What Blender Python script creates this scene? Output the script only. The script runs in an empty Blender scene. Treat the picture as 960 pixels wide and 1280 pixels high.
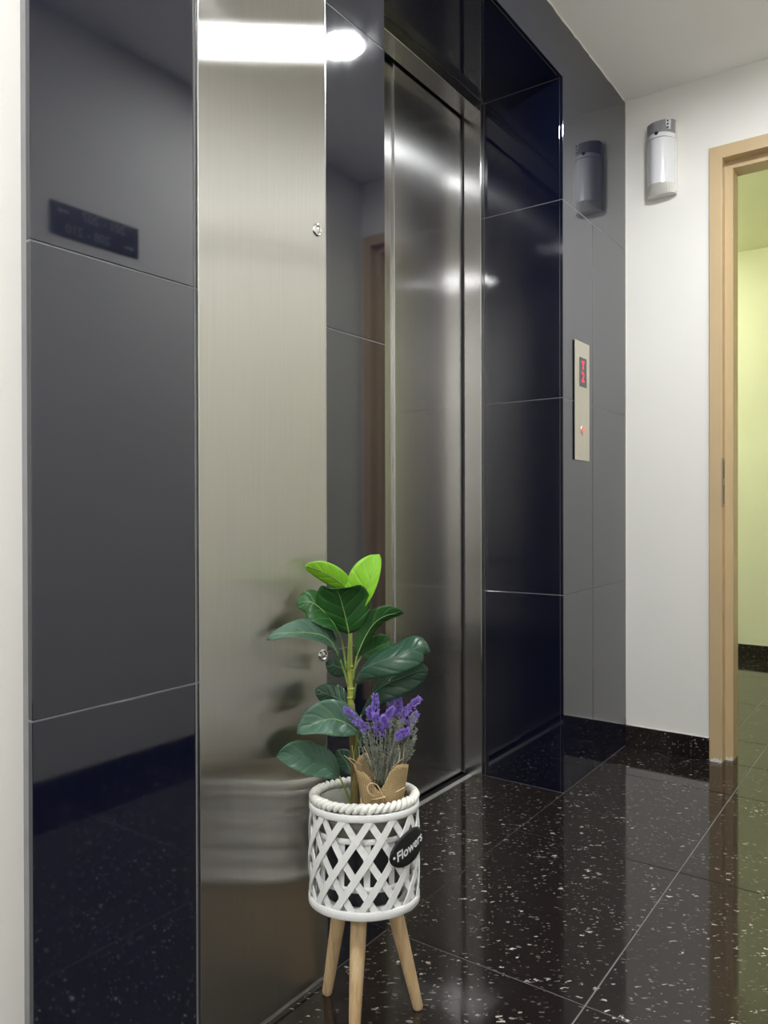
import bpy, bmesh, math, random
from mathutils import Vector, Matrix
random.seed(7)
PI = math.pi
scene = bpy.context.scene
C = scene.collection

# ---------------------------------------------------------------- camera
F_PX, YAW, PITCH, ROLL, CAM_D, CAM_H = 963.25, math.radians(35.4995), 0.004489, -0.002348, 0.9132, 0.8649
cam_pos = Vector((0, -CAM_D, CAM_H))
fw = Vector((math.cos(YAW)*math.cos(PITCH), math.sin(YAW)*math.cos(PITCH), -math.sin(PITCH)))
rt = Vector((math.sin(YAW), -math.cos(YAW), 0))
up = rt.cross(fw)
r_img = rt*math.cos(ROLL) + up*math.sin(ROLL)
u_img = up*math.cos(ROLL) - rt*math.sin(ROLL)
cd = bpy.data.cameras.new('camera'); cam = bpy.data.objects.new('camera', cd); C.objects.link(cam)
cd.sensor_fit = 'HORIZONTAL'; cd.sensor_width = 36.0; cd.lens = 36.0*F_PX/960.0; cd.clip_start = 0.02
M = Matrix((r_img, u_img, -fw)).transposed().to_4x4(); M.translation = cam_pos
cam.matrix_world = M
scene.camera = cam

# ---------------------------------------------------------------- world, light levels, exposure
world = bpy.data.worlds.new('world'); scene.world = world; world.use_nodes = True
world.node_tree.nodes['Background'].inputs[0].default_value = (0.8, 0.85, 1, 1)
world.node_tree.nodes['Background'].inputs[1].default_value = 0.05
LOBBY_LAMP = 615.0       # emission of the round ceiling lamps in the lobby
ROOM_LAMP = 48.0         # emission of the tube lamp in the room beyond the doorway
LAMP_X = (1.92, -0.10, -2.0)
vs = scene.view_settings
vs.view_transform = 'Standard'; vs.look = 'None'; vs.gamma = 1.0; vs.use_curve_mapping = False
vs.exposure = 0.0

# ---------------------------------------------------------------- materials
def new_mat(name):
    m = bpy.data.materials.new(name); m.use_nodes = True
    nt = m.node_tree; b = nt.nodes['Principled BSDF']
    return m, nt, b
def N(nt, t, **kw):
    n = nt.nodes.new(t)
    for k, v in kw.items(): setattr(n, k, v)
    return n
def sock(nt, inp, v):
    if hasattr(v, 'is_output'): nt.links.new(v, inp)
    else: inp.default_value = v
def math_n(nt, op, a, b=0.0, c=0.0):
    n = N(nt, 'ShaderNodeMath', operation=op); sock(nt, n.inputs[0], a); sock(nt, n.inputs[1], b); sock(nt, n.inputs[2], c)
    return n.outputs[0]
def mix_c(nt, f, a, b):
    n = N(nt, 'ShaderNodeMix', data_type='RGBA'); sock(nt, n.inputs[0], f); sock(nt, n.inputs[6], a); sock(nt, n.inputs[7], b)
    return n.outputs[2]
def ramp(nt, f, stops):
    n = N(nt, 'ShaderNodeValToRGB'); e = n.color_ramp.elements
    while len(e) < len(stops): e.new(0.5)
    for el, (p, c) in zip(e, stops): el.position = p; el.color = c
    sock(nt, n.inputs[0], f); return n.outputs[0]
def noise(nt, scale, detail=3, rough=0.5, vec=None, stretch=None):
    tc = N(nt, 'ShaderNodeTexCoord'); mp = N(nt, 'ShaderNodeMapping')
    nt.links.new(vec or tc.outputs['Object'], mp.inputs[0])
    if stretch: mp.inputs['Scale'].default_value = stretch
    n = N(nt, 'ShaderNodeTexNoise'); n.inputs['Scale'].default_value = scale
    n.inputs['Detail'].default_value = detail; n.inputs['Roughness'].default_value = rough
    nt.links.new(mp.outputs[0], n.inputs['Vector']); return n.outputs['Fac']
def bump(nt, b, h, strength, dist):
    n = N(nt, 'ShaderNodeBump'); n.inputs['Strength'].default_value = strength; n.inputs['Distance'].default_value = dist
    nt.links.new(h, n.inputs['Height']); nt.links.new(n.outputs[0], b.inputs['Normal']); return n
def g(v): return v + (1.0,) if len(v) == 3 else v
def plain(name, c, rough=0.5, metal=0.0, ior=1.5, var=0.0, vscale=20, bumpamt=0.0, bscale=80):
    m, nt, b = new_mat(name)
    b.inputs['Roughness'].default_value = rough; b.inputs['Metallic'].default_value = metal; b.inputs['IOR'].default_value = ior
    f = noise(nt, vscale)
    lo = tuple(x*(1-var) for x in c); hi = tuple(min(1, x*(1+var)) for x in c)
    nt.links.new(mix_c(nt, f, g(lo), g(hi)), b.inputs['Base Color'])
    if bumpamt: bump(nt, b, noise(nt, bscale, 4), bumpamt, 0.002)
    return m
def emit(name, c, s):
    m, nt, b = new_mat(name); b.inputs['Base Color'].default_value = g(c)
    b.inputs['Emission Color'].default_value = g(c); b.inputs['Emission Strength'].default_value = s; return m

MAT = {}
MAT['plaster'] = plain('cream_plaster', (0.88, 0.86, 0.81), 0.62, var=0.035, vscale=3, bumpamt=0.22, bscale=26)
MAT['ceiling'] = plain('white_ceiling_paint', (0.93, 0.91, 0.88), 0.8, var=0.03, vscale=4, bumpamt=0.1, bscale=30)
MAT['green'] = plain('pale_green_paint', (0.86, 0.875, 0.64), 0.6, var=0.03, vscale=3)
MAT['caulk'] = plain('white_caulk', (0.8, 0.78, 0.72), 0.7, var=0.1, vscale=60)
MAT['grout_wall'] = plain('grey_grout', (0.28, 0.28, 0.29), 0.8, var=0.15, vscale=40)
MAT['grout_floor'] = plain('floor_grout', (0.22, 0.21, 0.20), 0.75, var=0.25, vscale=30)
MAT['frame'] = plain('tan_gloss_paint', (0.60, 0.44, 0.25), 0.38, var=0.06, vscale=8, bumpamt=0.08, bscale=40)
MAT['chip'] = plain('chipped_paint', (0.75, 0.72, 0.66), 0.7, var=0.3, vscale=120)
MAT['dark'] = plain('dark_void', (0.01, 0.01, 0.011), 0.6, var=0.1)
MAT['strike'] = plain('worn_steel_plate', (0.42, 0.38, 0.32), 0.4, metal=0.8, var=0.2, vscale=90)
MAT['chrome'] = plain('chrome', (0.75, 0.75, 0.76), 0.1, metal=1.0, var=0.03)
MAT['plate'] = plain('satin_steel_plate', (0.66, 0.63, 0.56), 0.36, metal=0.85, var=0.04, vscale=50)
MAT['glass_black'] = plain('dark_display_glass', (0.03, 0.03, 0.034), 0.12, var=0.1)
MAT['led'] = emit('red_led', (1.0, 0.03, 0.10), 1.0)
MAT['led_dim'] = emit('red_led_dim', (1.0, 0.12, 0.12), 0.6)
MAT['lamp'] = emit('lamp_diffuser', (0.95, 0.975, 1.0), LOBBY_LAMP)
MAT['tube_lamp'] = emit('tube_lamp_diffuser', (1.0, 1.0, 0.86), ROOM_LAMP)
MAT['lamp_ring'] = plain('white_lamp_ring', (0.85, 0.85, 0.85), 0.35, var=0.02)
MAT['white_plastic'] = plain('white_plastic', (0.80, 0.80, 0.82), 0.18, var=0.02)
MAT['white_plastic2'] = plain('off_white_plastic', (0.74, 0.72, 0.68), 0.4, var=0.03)
MAT['grey_plastic'] = plain('grey_plastic', (0.27, 0.26, 0.28), 0.35, var=0.06, vscale=60)
MAT['black_plastic'] = plain('black_plastic', (0.012, 0.012, 0.013), 0.3, var=0.1)
MAT['basket'] = plain('white_painted_bamboo', (0.90, 0.90, 0.885), 0.42, var=0.06, vscale=90, bumpamt=0.12, bscale=160)
MAT['rope'] = plain('white_braid', (0.90, 0.89, 0.83), 0.6, var=0.12, vscale=120, bumpamt=0.3, bscale=300)
MAT['liner'] = plain('grey_green_liner', (0.30, 0.30, 0.25), 0.7, var=0.25, vscale=40, bumpamt=0.3, bscale=60)
MAT['inner_pot'] = plain('black_inner_pot', (0.022, 0.024, 0.034), 0.3, var=0.2, vscale=25)
MAT['soil'] = plain('dark_moss_fill', (0.05, 0.045, 0.03), 0.9, var=0.5, vscale=140, bumpamt=0.6, bscale=150)
MAT['sign_black'] = plain('black_painted_tag', (0.010, 0.010, 0.012), 0.45, var=0.1)
MAT['white_ink'] = plain('white_paint_lettering', (0.85, 0.85, 0.85), 0.5, var=0.02)
MAT['dull_ink'] = plain('grey_lettering', (0.30, 0.30, 0.32), 0.5, var=0.02)
MAT['twine'] = plain('jute_twine', (0.68, 0.50, 0.30), 0.8, var=0.2, vscale=250, bumpamt=0.4, bscale=400)
MAT['straw'] = plain('pale_straw', (0.62, 0.50, 0.30), 0.7, var=0.2, vscale=90)
MAT['stem_green'] = plain('yellow_green_stem', (0.36, 0.38, 0.07), 0.45, var=0.25, vscale=60)
MAT['stem_brown'] = plain('brown_green_trunk', (0.17, 0.13, 0.045), 0.6, var=0.35, vscale=60, bumpamt=0.3, bscale=90)
MAT['petiole'] = plain('green_petiole', (0.22, 0.33, 0.07), 0.45, var=0.15, vscale=40)
MAT['rib'] = plain('pale_leaf_rib', (0.24, 0.36, 0.12), 0.45, var=0.1, vscale=40)
MAT['rib_dark'] = plain('dark_leaf_rib', (0.09, 0.16, 0.09), 0.45, var=0.1, vscale=40)
MAT['purple'] = plain('lavender_florets', (0.27, 0.17, 0.80), 0.6, var=0.75, vscale=420)
MAT['purple_pale'] = plain('pale_lavender_florets', (0.34, 0.26, 0.62), 0.6, var=0.6, vscale=420)
MAT['sage'] = plain('grey_green_sprig', (0.25, 0.27, 0.22), 0.7, var=0.85, vscale=350)

def tile_mat():
    m, nt, b = new_mat('black_navy_polished_tile')
    f = noise(nt, 2.5, 2)
    nt.links.new(mix_c(nt, f, (0.0040, 0.0055, 0.017, 1), (0.0055, 0.0075, 0.023, 1)), b.inputs['Base Color'])
    b.inputs['IOR'].default_value = 1.95
    sm = noise(nt, 5, 5, 0.65, stretch=(3, 3, 0.6))
    r = ramp(nt, sm, [(0.45, (0.035,)*3+(1,)), (0.8, (0.075,)*3+(1,))])
    nt.links.new(r, b.inputs['Roughness'])
    return m
MAT['tile'] = tile_mat()

def floor_mat():
    m, nt, b = new_mat('speckled_brown_black_polished_tile')
    tc = N(nt, 'ShaderNodeTexCoord')
    def specks(scale, thr, rot, sx, mod):
        mp = N(nt, 'ShaderNodeMapping'); nt.links.new(tc.outputs['Object'], mp.inputs[0]); mp.vector_type = 'TEXTURE'
        mp.inputs['Rotation'].default_value = (0, 0, rot); mp.inputs['Scale'].default_value = (sx, 1.0, 1.0)
        dn = N(nt, 'ShaderNodeTexNoise'); dn.inputs['Scale'].default_value = scale*1.6; nt.links.new(mp.outputs[0], dn.inputs['Vector'])
        vadd = N(nt, 'ShaderNodeVectorMath', operation='MULTIPLY_ADD')
        nt.links.new(dn.outputs['Color'], vadd.inputs[0]); vadd.inputs[1].default_value = (1.6/scale,)*3
        nt.links.new(mp.outputs[0], vadd.inputs[2])
        v = N(nt, 'ShaderNodeTexVoronoi'); v.inputs['Scale'].default_value = scale
        nt.links.new(vadd.outputs[0], v.inputs['Vector'])
        w = N(nt, 'ShaderNodeSeparateColor'); nt.links.new(v.outputs['Color'], w.inputs[0])
        size = math_n(nt, 'MULTIPLY', math_n(nt, 'POWER', w.outputs[0], 2.2), thr)
        on = math_n(nt, 'GREATER_THAN', w.outputs[1], mod)
        s = math_n(nt, 'LESS_THAN', v.outputs['Distance'], size)
        return math_n(nt, 'MULTIPLY', s, on), w.outputs[2]
    s1, c1 = specks(105, 0.32, -0.85, 2.0, 0.45)
    s2, c2 = specks(190, 0.42, -1.05, 2.2, 0.35)
    big = noise(nt, 7, 3)
    dens = ramp(nt, big, [(0.38, (0.25,)*3+(1,)), (0.6, (1, 1, 1, 1))])
    s = math_n(nt, 'MULTIPLY', math_n(nt, 'MAXIMUM', s1, math_n(nt, 'MULTIPLY', s2, 0.5)), dens)
    base = mix_c(nt, noise(nt, 30, 5), (0.012, 0.009, 0.008, 1), (0.024, 0.018, 0.016, 1))
    spc = mix_c(nt, c1, (0.22, 0.17, 0.15, 1), (0.72, 0.68, 0.62, 1))
    nt.links.new(mix_c(nt, s, base, spc), b.inputs['Base Color'])
    b.inputs['IOR'].default_value = 1.55
    nt.links.new(ramp(nt, noise(nt, 9, 5, 0.6), [(0.4, (0.05,)*3+(1,)), (0.8, (0.13,)*3+(1,))]), b.inputs['Roughness'])
    return m
MAT['floor'] = floor_mat()

def steel_mat(name, rough, aniso, col, streak=0.0, dist='BECKMANN'):
    m, nt, b = new_mat(name)
    nt.nodes.remove(b)
    gl = N(nt, 'ShaderNodeBsdfAnisotropic'); gl.distribution = dist
    tv = N(nt, 'ShaderNodeCombineXYZ'); tv.inputs[2].default_value = 1.0       # grain runs upright
    nt.links.new(tv.outputs[0], gl.inputs['Tangent'])
    gl.inputs['Anisotropy'].default_value = aniso
    gr = noise(nt, 40, 4, 0.7, stretch=(12, 12, 0.12))
    c2 = tuple(x*(1-streak) for x in col)
    nt.links.new(mix_c(nt, gr, g(c2), g(col)), gl.inputs['Color'])
    gl.inputs['Roughness'].default_value = rough
    bn = N(nt, 'ShaderNodeBump'); bn.inputs['Strength'].default_value = 0.02; bn.inputs['Distance'].default_value = 0.001
    nt.links.new(gr, bn.inputs['Height']); nt.links.new(bn.outputs[0], gl.inputs['Normal'])
    nt.links.new(gl.outputs[0], nt.nodes['Material Output'].inputs['Surface'])
    return m
MAT['steel'] = steel_mat('brushed_stainless_steel', 0.275, 0.835, (0.66, 0.645, 0.61), 0.16)
MAT['steel_door'] = steel_mat('brushed_stainless_lift_door', 0.167, 0.74, (0.66, 0.65, 0.64), 0.14, 'GGX')
MAT['steel_edge'] = plain('polished_steel_edge', (0.72, 0.71, 0.69), 0.22, metal=1.0, var=0.03)
MAT['sill'] = plain('aluminium_sill', (0.72, 0.72, 0.70), 0.3, metal=0.7, var=0.08, vscale=40)

def leaf_mat(name, deep, light, vein, rough, sheen=0.0):
    m, nt, b = new_mat(name)
    uv = N(nt, 'ShaderNodeUVMap'); sp = N(nt, 'ShaderNodeSeparateXYZ'); nt.links.new(uv.outputs[0], sp.inputs[0])
    a = math_n(nt, 'ABSOLUTE', math_n(nt, 'SUBTRACT', sp.outputs[1], 0.5))
    ph = math_n(nt, 'FRACT', math_n(nt, 'SUBTRACT', math_n(nt, 'MULTIPLY', sp.outputs[0], 5.5), math_n(nt, 'MULTIPLY', a, 2.6)))
    d = math_n(nt, 'ABSOLUTE', math_n(nt, 'SUBTRACT', ph, 0.5))
    v = ramp(nt, d, [(0.0, (1, 1, 1, 1)), (0.075, (0, 0, 0, 1))])
    body = mix_c(nt, noise(nt, 45, 4), g(deep), g(light))
    nt.links.new(mix_c(nt, math_n(nt, 'MULTIPLY', v, 0.45), body, g(vein)), b.inputs['Base Color'])
    b.inputs['Roughness'].default_value = rough; b.inputs['IOR'].default_value = 1.45
    soft = ramp(nt, d, [(0.0, (0, 0, 0, 1)), (0.22, (1, 1, 1, 1))])
    bump(nt, b, soft, 0.5, 0.0015)
    return m
MAT['leaf_dark'] = leaf_mat('dark_grey_green_leaf', (0.018, 0.058, 0.034), (0.028, 0.085, 0.045), (0.07, 0.14, 0.09), 0.36)
MAT['leaf_mid'] = leaf_mat('deep_green_leaf', (0.014, 0.075, 0.014), (0.025, 0.12, 0.02), (0.13, 0.25, 0.09), 0.42)
MAT['leaf_young'] = leaf_mat('bright_lime_leaf', (0.19, 0.50, 0.02), (0.30, 0.64, 0.035), (0.46, 0.70, 0.15), 0.42)
MAT['leaf_pale'] = leaf_mat('grey_sheen_green_leaf', (0.05, 0.115, 0.075), (0.075, 0.155, 0.10), (0.17, 0.25, 0.18), 0.40)  # greyish sheen of the upper leaf sides is put into this base colour

def wood_mat():
    m, nt, b = new_mat('pale_pine_leg')
    f = noise(nt, 30, 5, 0.6, stretch=(4, 4, 0.35))
    nt.links.new(ramp(nt, f, [(0.3, (0.56, 0.36, 0.17, 1)), (0.55, (0.76, 0.55, 0.31, 1)), (0.75, (0.84, 0.65, 0.41, 1))]), b.inputs['Base Color'])
    b.inputs['Roughness'].default_value = 0.5; bump(nt, b, f, 0.15, 0.001); return m
MAT['wood'] = wood_mat()

def burlap_mat():
    m, nt, b = new_mat('woven_burlap')
    uv = N(nt, 'ShaderNodeUVMap'); sp = N(nt, 'ShaderNodeSeparateXYZ'); nt.links.new(uv.outputs[0], sp.inputs[0])
    def wv(s, k):
        return math_n(nt, 'ABSOLUTE', math_n(nt, 'SINE', math_n(nt, 'MULTIPLY', s, k)))
    a = wv(sp.outputs[0], 290.0); c = wv(sp.outputs[1], 108.0)
    h = math_n(nt, 'MULTIPLY', math_n(nt, 'ADD', a, c), 0.5)
    n = noise(nt, 60, 4)
    f = math_n(nt, 'ADD', math_n(nt, 'MULTIPLY', h, 0.75), math_n(nt, 'MULTIPLY', n, 0.35))
    nt.links.new(ramp(nt, f, [(0.25, (0.15, 0.09, 0.03, 1)), (0.6, (0.42, 0.29, 0.13, 1)), (0.95, (0.68, 0.52, 0.30, 1))]), b.inputs['Base Color'])
    b.inputs['Roughness'].default_value = 0.85; bump(nt, b, h, 0.6, 0.001); return m
MAT['burlap'] = burlap_mat()

# ---------------------------------------------------------------- mesh helpers
def link(name, me, mat, parent=None, smooth=False):
    if mat is not None and not me.materials: me.materials.append(MAT[mat] if isinstance(mat, str) else mat)
    if smooth:
        for p in me.polygons: p.use_smooth = True
    o = bpy.data.objects.new(name, me); C.objects.link(o)
    if parent is not None:
        o.parent = parent
        o.matrix_parent_inverse = Matrix.Translation(-parent_loc(parent))
    return o
def parent_loc(p):
    # parts are meshed in world coordinates: undo the offset of a top-level parent only
    return Vector(p.location) if p.parent is None else Vector((0, 0, 0))
def from_bm(bm, name):
    me = bpy.data.meshes.new(name); bmesh.ops.recalc_face_normals(bm, faces=bm.faces); bm.to_mesh(me); bm.free(); return me
def bm_box(bm, x0, x1, y0, y1, z0, z1):
    vsx = [bm.verts.new((x, y, z)) for x in (x0, x1) for y in (y0, y1) for z in (z0, z1)]
    for f in ((0,1,3,2),(4,6,7,5),(0,4,5,1),(2,3,7,6),(0,2,6,4),(1,5,7,3)): bm.faces.new([vsx[i] for i in f])
def box(name, x0, x1, y0, y1, z0, z1, mat, parent=None, bev=0.0, seg=1):
    bm = bmesh.new(); bm_box(bm, x0, x1, y0, y1, z0, z1)
    if bev: bmesh.ops.bevel(bm, geom=list(bm.edges), offset=bev, segments=seg, profile=0.5, affect='EDGES')
    return link(name, from_bm(bm, name), mat, parent)
def boxes(name, lst, mat, parent=None):
    bm = bmesh.new()
    for b in lst: bm_box(bm, *b)
    return link(name, from_bm(bm, name), mat, parent)
def bm_tube(bm, pts, rads, seg=8, caps=True, closed=False):
    n = len(pts); rings = []; pts = [Vector(p) for p in pts]
    ref = None
    for i in range(n):
        if closed: t = pts[(i+1) % n]-pts[i-1]
        else: t = pts[min(i+1, n-1)]-pts[max(i-1, 0)]
        t.normalize()
        if ref is None:
            ref = Vector((0, 0, 1)) if abs(t.z) < 0.9 else Vector((1, 0, 0))
        a = (ref - t*ref.dot(t)).normalized(); ref = a; c = t.cross(a)
        r = rads[i] if hasattr(rads, '__len__') else rads
        rings.append([bm.verts.new(pts[i] + (a*math.cos(2*PI*k/seg) + c*math.sin(2*PI*k/seg))*r) for k in range(seg)])
    for i in range(n if closed else n-1):
        A, B = rings[i], rings[(i+1) % n]
        for k in range(seg): bm.faces.new((A[k], A[(k+1) % seg], B[(k+1) % seg], B[k]))
    if caps and not closed:
        bm.faces.new(rings[0][::-1]); bm.faces.new(rings[-1])
def tube(name, pts, rads, mat, parent=None, seg=8, closed=False):
    bm = bmesh.new(); bm_tube(bm, pts, rads, seg, True, closed)
    return link(name, from_bm(bm, name), mat, parent, True)
def lathe_me(name, prof, seg=48, closed=False):
    bm = bmesh.new(); rings = []
    for r, z in prof:
        rings.append([bm.verts.new((r*math.cos(2*PI*k/seg), r*math.sin(2*PI*k/seg), z)) for k in range(seg)] if r > 1e-6 else [bm.verts.new((0, 0, z))])
    m = len(rings)
    for i in range(m if closed else m-1):
        A, B = rings[i], rings[(i+1) % m]
        for k in range(seg):
            k2 = (k+1) % seg
            if len(A) == 1 and len(B) == 1: continue
            if len(A) == 1: bm.faces.new((A[0], B[k2], B[k]))
            elif len(B) == 1: bm.faces.new((A[k], A[k2], B[0]))
            else: bm.faces.new((A[k], A[k2], B[k2], B[k]))
    return from_bm(bm, name)
def catmull(P, n):
    P = [Vector(p) for p in P]
    if len(P) == 2: return [P[0].lerp(P[1], i/(n-1)) for i in range(n)]
    Q = [P[0]*2-P[1]] + P + [P[-1]*2-P[-2]]; out = []
    for i in range(n):
        s = i/(n-1)*(len(P)-1); k = min(int(s), len(P)-2); t = s-k
        a, b, c, d = Q[k:k+4]
        out.append(0.5*((2*b) + (c-a)*t + (2*a-5*b+4*c-d)*t*t + (3*b-a-3*c+d)*t**3))
    return out
def thing(name, label, cat, loc=(0, 0, 0), group=None):
    o = bpy.data.objects.new(name, None); C.objects.link(o); o.location = loc; o.empty_display_size = 0.05
    return tag(o, label, cat, group)
def tag(o, label, cat, group=None):
    o['label'] = label; o['category'] = cat
    if group: o['group'] = group
    return o
def struct(o, label=None, cat=None):
    o['kind'] = 'structure'
    if label: o['label'] = label
    if cat: o['category'] = cat
    return o
def text_me(name, body, size, extrude=0.0004, shear=0.0, bold=0.0):
    cu = bpy.data.curves.new(name, 'FONT'); cu.body = body; cu.size = size; cu.align_x = 'CENTER'; cu.align_y = 'CENTER'
    cu.extrude = extrude; cu.shear = shear; cu.offset = bold; cu.resolution_u = 3
    o = bpy.data.objects.new(name, cu); C.objects.link(o)
    bpy.context.view_layer.update()
    me = bpy.data.meshes.new_from_object(o.evaluated_get(bpy.context.evaluated_depsgraph_get()))
    bpy.data.objects.remove(o); bpy.data.curves.remove(cu)
    return me

def letters(name, me, mat, place):
    # every character becomes an object of its own
    bm = bmesh.new(); bm.from_mesh(me); bmesh.ops.remove_doubles(bm, verts=bm.verts, dist=1e-6)
    left = set(bm.verts); out = []
    while left:
        st = [left.pop()]; isl = set(st)
        while st:
            v = st.pop()
            for e in v.link_edges:
                w = e.other_vert(v)
                if w in left: left.discard(w); isl.add(w); st.append(w)
        vs_ = list(isl); idx = {v: i for i, v in enumerate(vs_)}
        fs = [[idx[v] for v in f.verts] for f in bm.faces if f.verts[0] in isl]
        m2 = bpy.data.meshes.new(name); m2.from_pydata([tuple(v.co) for v in vs_], [], fs); m2.update(); out.append(place(m2, mat))
    bm.free(); return out

# ================================================================ THE SETTING
CEIL = 2.34; XF = 2.797; YR = -1.2; XB = -3.2
XL, XP0, XP1, XO0, XO1 = 0.526, 0.7885, 1.0915, 1.2855, 2.2155     # tile start, steel panel, recess opening
RD, SOF = 0.267, 2.168
XR = 4.84; YRM0, YRM1 = -1.75, 0.75                                  # room beyond the doorway
G = 0.0012                                                           # half a joint

# ---- lift wall, clad in tile
wl = boxes('wall_left', [
    (XL, XO0-0.003, 0.0012, 0.55, 0, CEIL), (XO0-0.003, XO1+0.003, 0.0012, 0.55, SOF+0.003, CEIL),
    (XO1+0.0012, XF+0.10, 0.0012, 0.55, 0, CEIL)], 'grout_wall')
struct(wl, 'lift wall clad in large polished black tiles around the recessed lift doors', 'wall')
def tile(x0, x1, y0, y1, z0, z1, parent, mat='tile', bev=0.0007):
    return box('tile', x0, x1, y0, y1, z0, z1, mat, parent, bev)
ZR = [0, 0.6, 1.2, 1.8, CEIL]
for i in range(4):
    z0, z1 = ZR[i] + (0.001 if i == 0 else G), ZR[i+1]-G
    tile(XL-0.0005, XP0-0.002, 0, 0.010, z0, z1, wl)
    tile(XP1+0.002, XO0, 0, 0.010, z0, z1, wl)
    if i < 3:
        tile(XO1, 2.463-G, 0, 0.010, z0, z1, wl); tile(2.463+G, XF-0.002, 0, 0.010, z0, z1, wl)
    zz = min(z1, SOF)
    tile(XO1, XO1+0.010, 0.0105, RD, z0, zz, wl)                    # right cheek of the recess
    tile(XO0-0.010, XO0, 0.0105, RD, z0, zz, wl)                    # left cheek
tile(XO0+G, 1.75-G, 0, 0.010, SOF, CEIL-G, wl)                          # lintel
tile(XO0+G, XO1-G, 0.0105, RD, SOF, SOF+0.010, wl)                       # underside of the lintel
bm = bmesh.new()                                                         # one tile cut to an L around the recess corner
q = [(1.75+G, SOF), (XO1, SOF), (XO1, 1.8+G), (XF-0.002, 1.8+G), (XF-0.002, CEIL-G), (1.75+G, CEIL-G)]
fv = [bm.verts.new((x, 0, z)) for x, z in q]; bv = [bm.verts.new((x, 0.010, z)) for x, z in q]
bm.faces.new(fv); bm.faces.new(bv[::-1])
for i in range(6): bm.faces.new((fv[i], fv[(i+1) % 6], bv[(i+1) % 6], bv[i]))
bmesh.ops.recalc_face_normals(bm, faces=bm.faces)
bmesh.ops.bevel(bm, geom=list(bm.edges), offset=0.0007, segments=1, profile=0.5, affect='EDGES')
link('tile', from_bm(bm, 'tile'), 'tile', wl)

wp = struct(box('wall_left_plaster', XB, XL, 0.022, 0.55, 0, CEIL, 'plaster'), 'cream plastered wall left of the black tiles', 'wall')

# ---- far wall with the doorway
DY0, DY1, DZ = -0.289, -1.189, 2.088
wf = boxes('wall_far', [(XF, XF+0.10, DY0, 0.003, 0, CEIL), (XF, XF+0.10, YR-0.1, DY0, DZ, CEIL), (XF, XF+0.10, YR-0.1, DY1, 0, DZ)], 'plaster')
struct(wf, 'cream plastered end wall with the emergency light and the doorway', 'wall')
struct(box('wall_right', XB, XF, YR-0.1, YR, 0, CEIL, 'plaster'), 'cream wall facing the lift, seen only as a reflection', 'wall')
struct(box('wall_back', XB-0.1, XB, YR-0.1, 0.55, 0, CEIL, 'plaster'), 'cream wall closing the lobby behind the camera', 'wall')
struct(box('ceiling', XB, XF, YR, 0.003, CEIL, CEIL+0.1, 'ceiling'), 'off white lobby ceiling', 'ceiling')
# irregular caulk bead where the tiles meet the ceiling
pts = []; x = XL
while x < XF-0.005:
    pts.append((x, -0.0005 + random.uniform(-0.0012, 0.0008), CEIL - random.uniform(0.0, 0.0035))); x += random.uniform(0.012, 0.04)
struct(tube('trim_1', pts, [random.uniform(0.0015, 0.0034) for _ in pts], 'caulk', None, 6), 'ragged white caulk bead along the top of the black tiles', 'caulk bead')
pts = [(XF-0.001, -0.001, 0.08 + 0.03*i) for i in range(75)]
struct(tube('trim_2', pts, [random.uniform(0.0012, 0.0026) for _ in pts], 'caulk', None, 5), 'thin white caulk line in the corner of tiles and cream wall', 'caulk bead')

# ---- room beyond
ROOMC = 2.346
struct(box('wall_room_far', XR, XR+0.1, YRM0, YRM1, 0, ROOMC, 'green'), 'pale green wall seen through the doorway', 'wall')
struct(box('wall_room_left', XF+0.10, XR, YRM1, YRM1+0.1, 0, ROOMC, 'green'), 'pale green side wall of the room beyond', 'wall')
struct(box('wall_room_right', XF+0.10, XR, YRM0-0.1, YRM0, 0, ROOMC, 'green'), 'pale green right wall of the room beyond', 'wall')
struct(boxes('wall_room_near', [(XF+0.1005, XF+0.11, DY0+0.01, YRM1, 0, ROOMC), (XF+0.1005, XF+0.11, YRM0, DY1-0.01, 0, ROOMC), (XF+0.1005, XF+0.11, DY1-0.01, DY0+0.01, DZ+0.01, ROOMC)], 'green'), 'room side of the doorway wall', 'wall')
struct(box('ceiling_room', XF+0.10, XR, YRM0, YRM1, ROOMC, ROOMC+0.1, 'green'), 'pale green ceiling of the room beyond', 'ceiling')

# ---- floor: grout bed and single tiles
fl = boxes('floor', [(XB, XF, YR, 0.02, -0.06, -0.0015), (XO0, XO1, 0.02, 0.302, -0.06, -0.0015),
                     (XF, XF+0.11, DY1, DY0, -0.06, -0.0015), (XF+0.11, XR, YRM0, YRM1, -0.06, -0.0015)], 'grout_floor')
struct(fl, 'polished brown black floor tiles flecked with white', 'floor')
ys = [YRM0, -1.62, -1.02, -0.42, 0.0, 0.302, YRM1]
def fill(x0, x1, y0, y1):
    xs = [x0] + [1.29+0.6*k for k in range(-10, 10) if x0+0.02 < 1.29+0.6*k < x1-0.02] + [x1]
    yl = [y0] + [y for y in (-1.62, -1.02, -0.42, 0.005, 0.45) if y0+0.02 < y < y1-0.02] + [y1]
    for a, b in zip(xs, xs[1:]):
        for c, d in zip(yl, yl[1:]):
            tile(a+G*1.1, b-G*1.1, c+G*1.1, d-G*1.1, -0.02, 0.0, fl, 'floor', 0.0008)
fill(XB, XF, YR, 0.0008);
fill(XO0, XO1, -0.0008, 0.302)
fill(XF, XR, DY1, DY0)
fill(XF+0.11, XR, DY0, YRM1); fill(XF+0.11, XR, YRM0, DY1)

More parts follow.
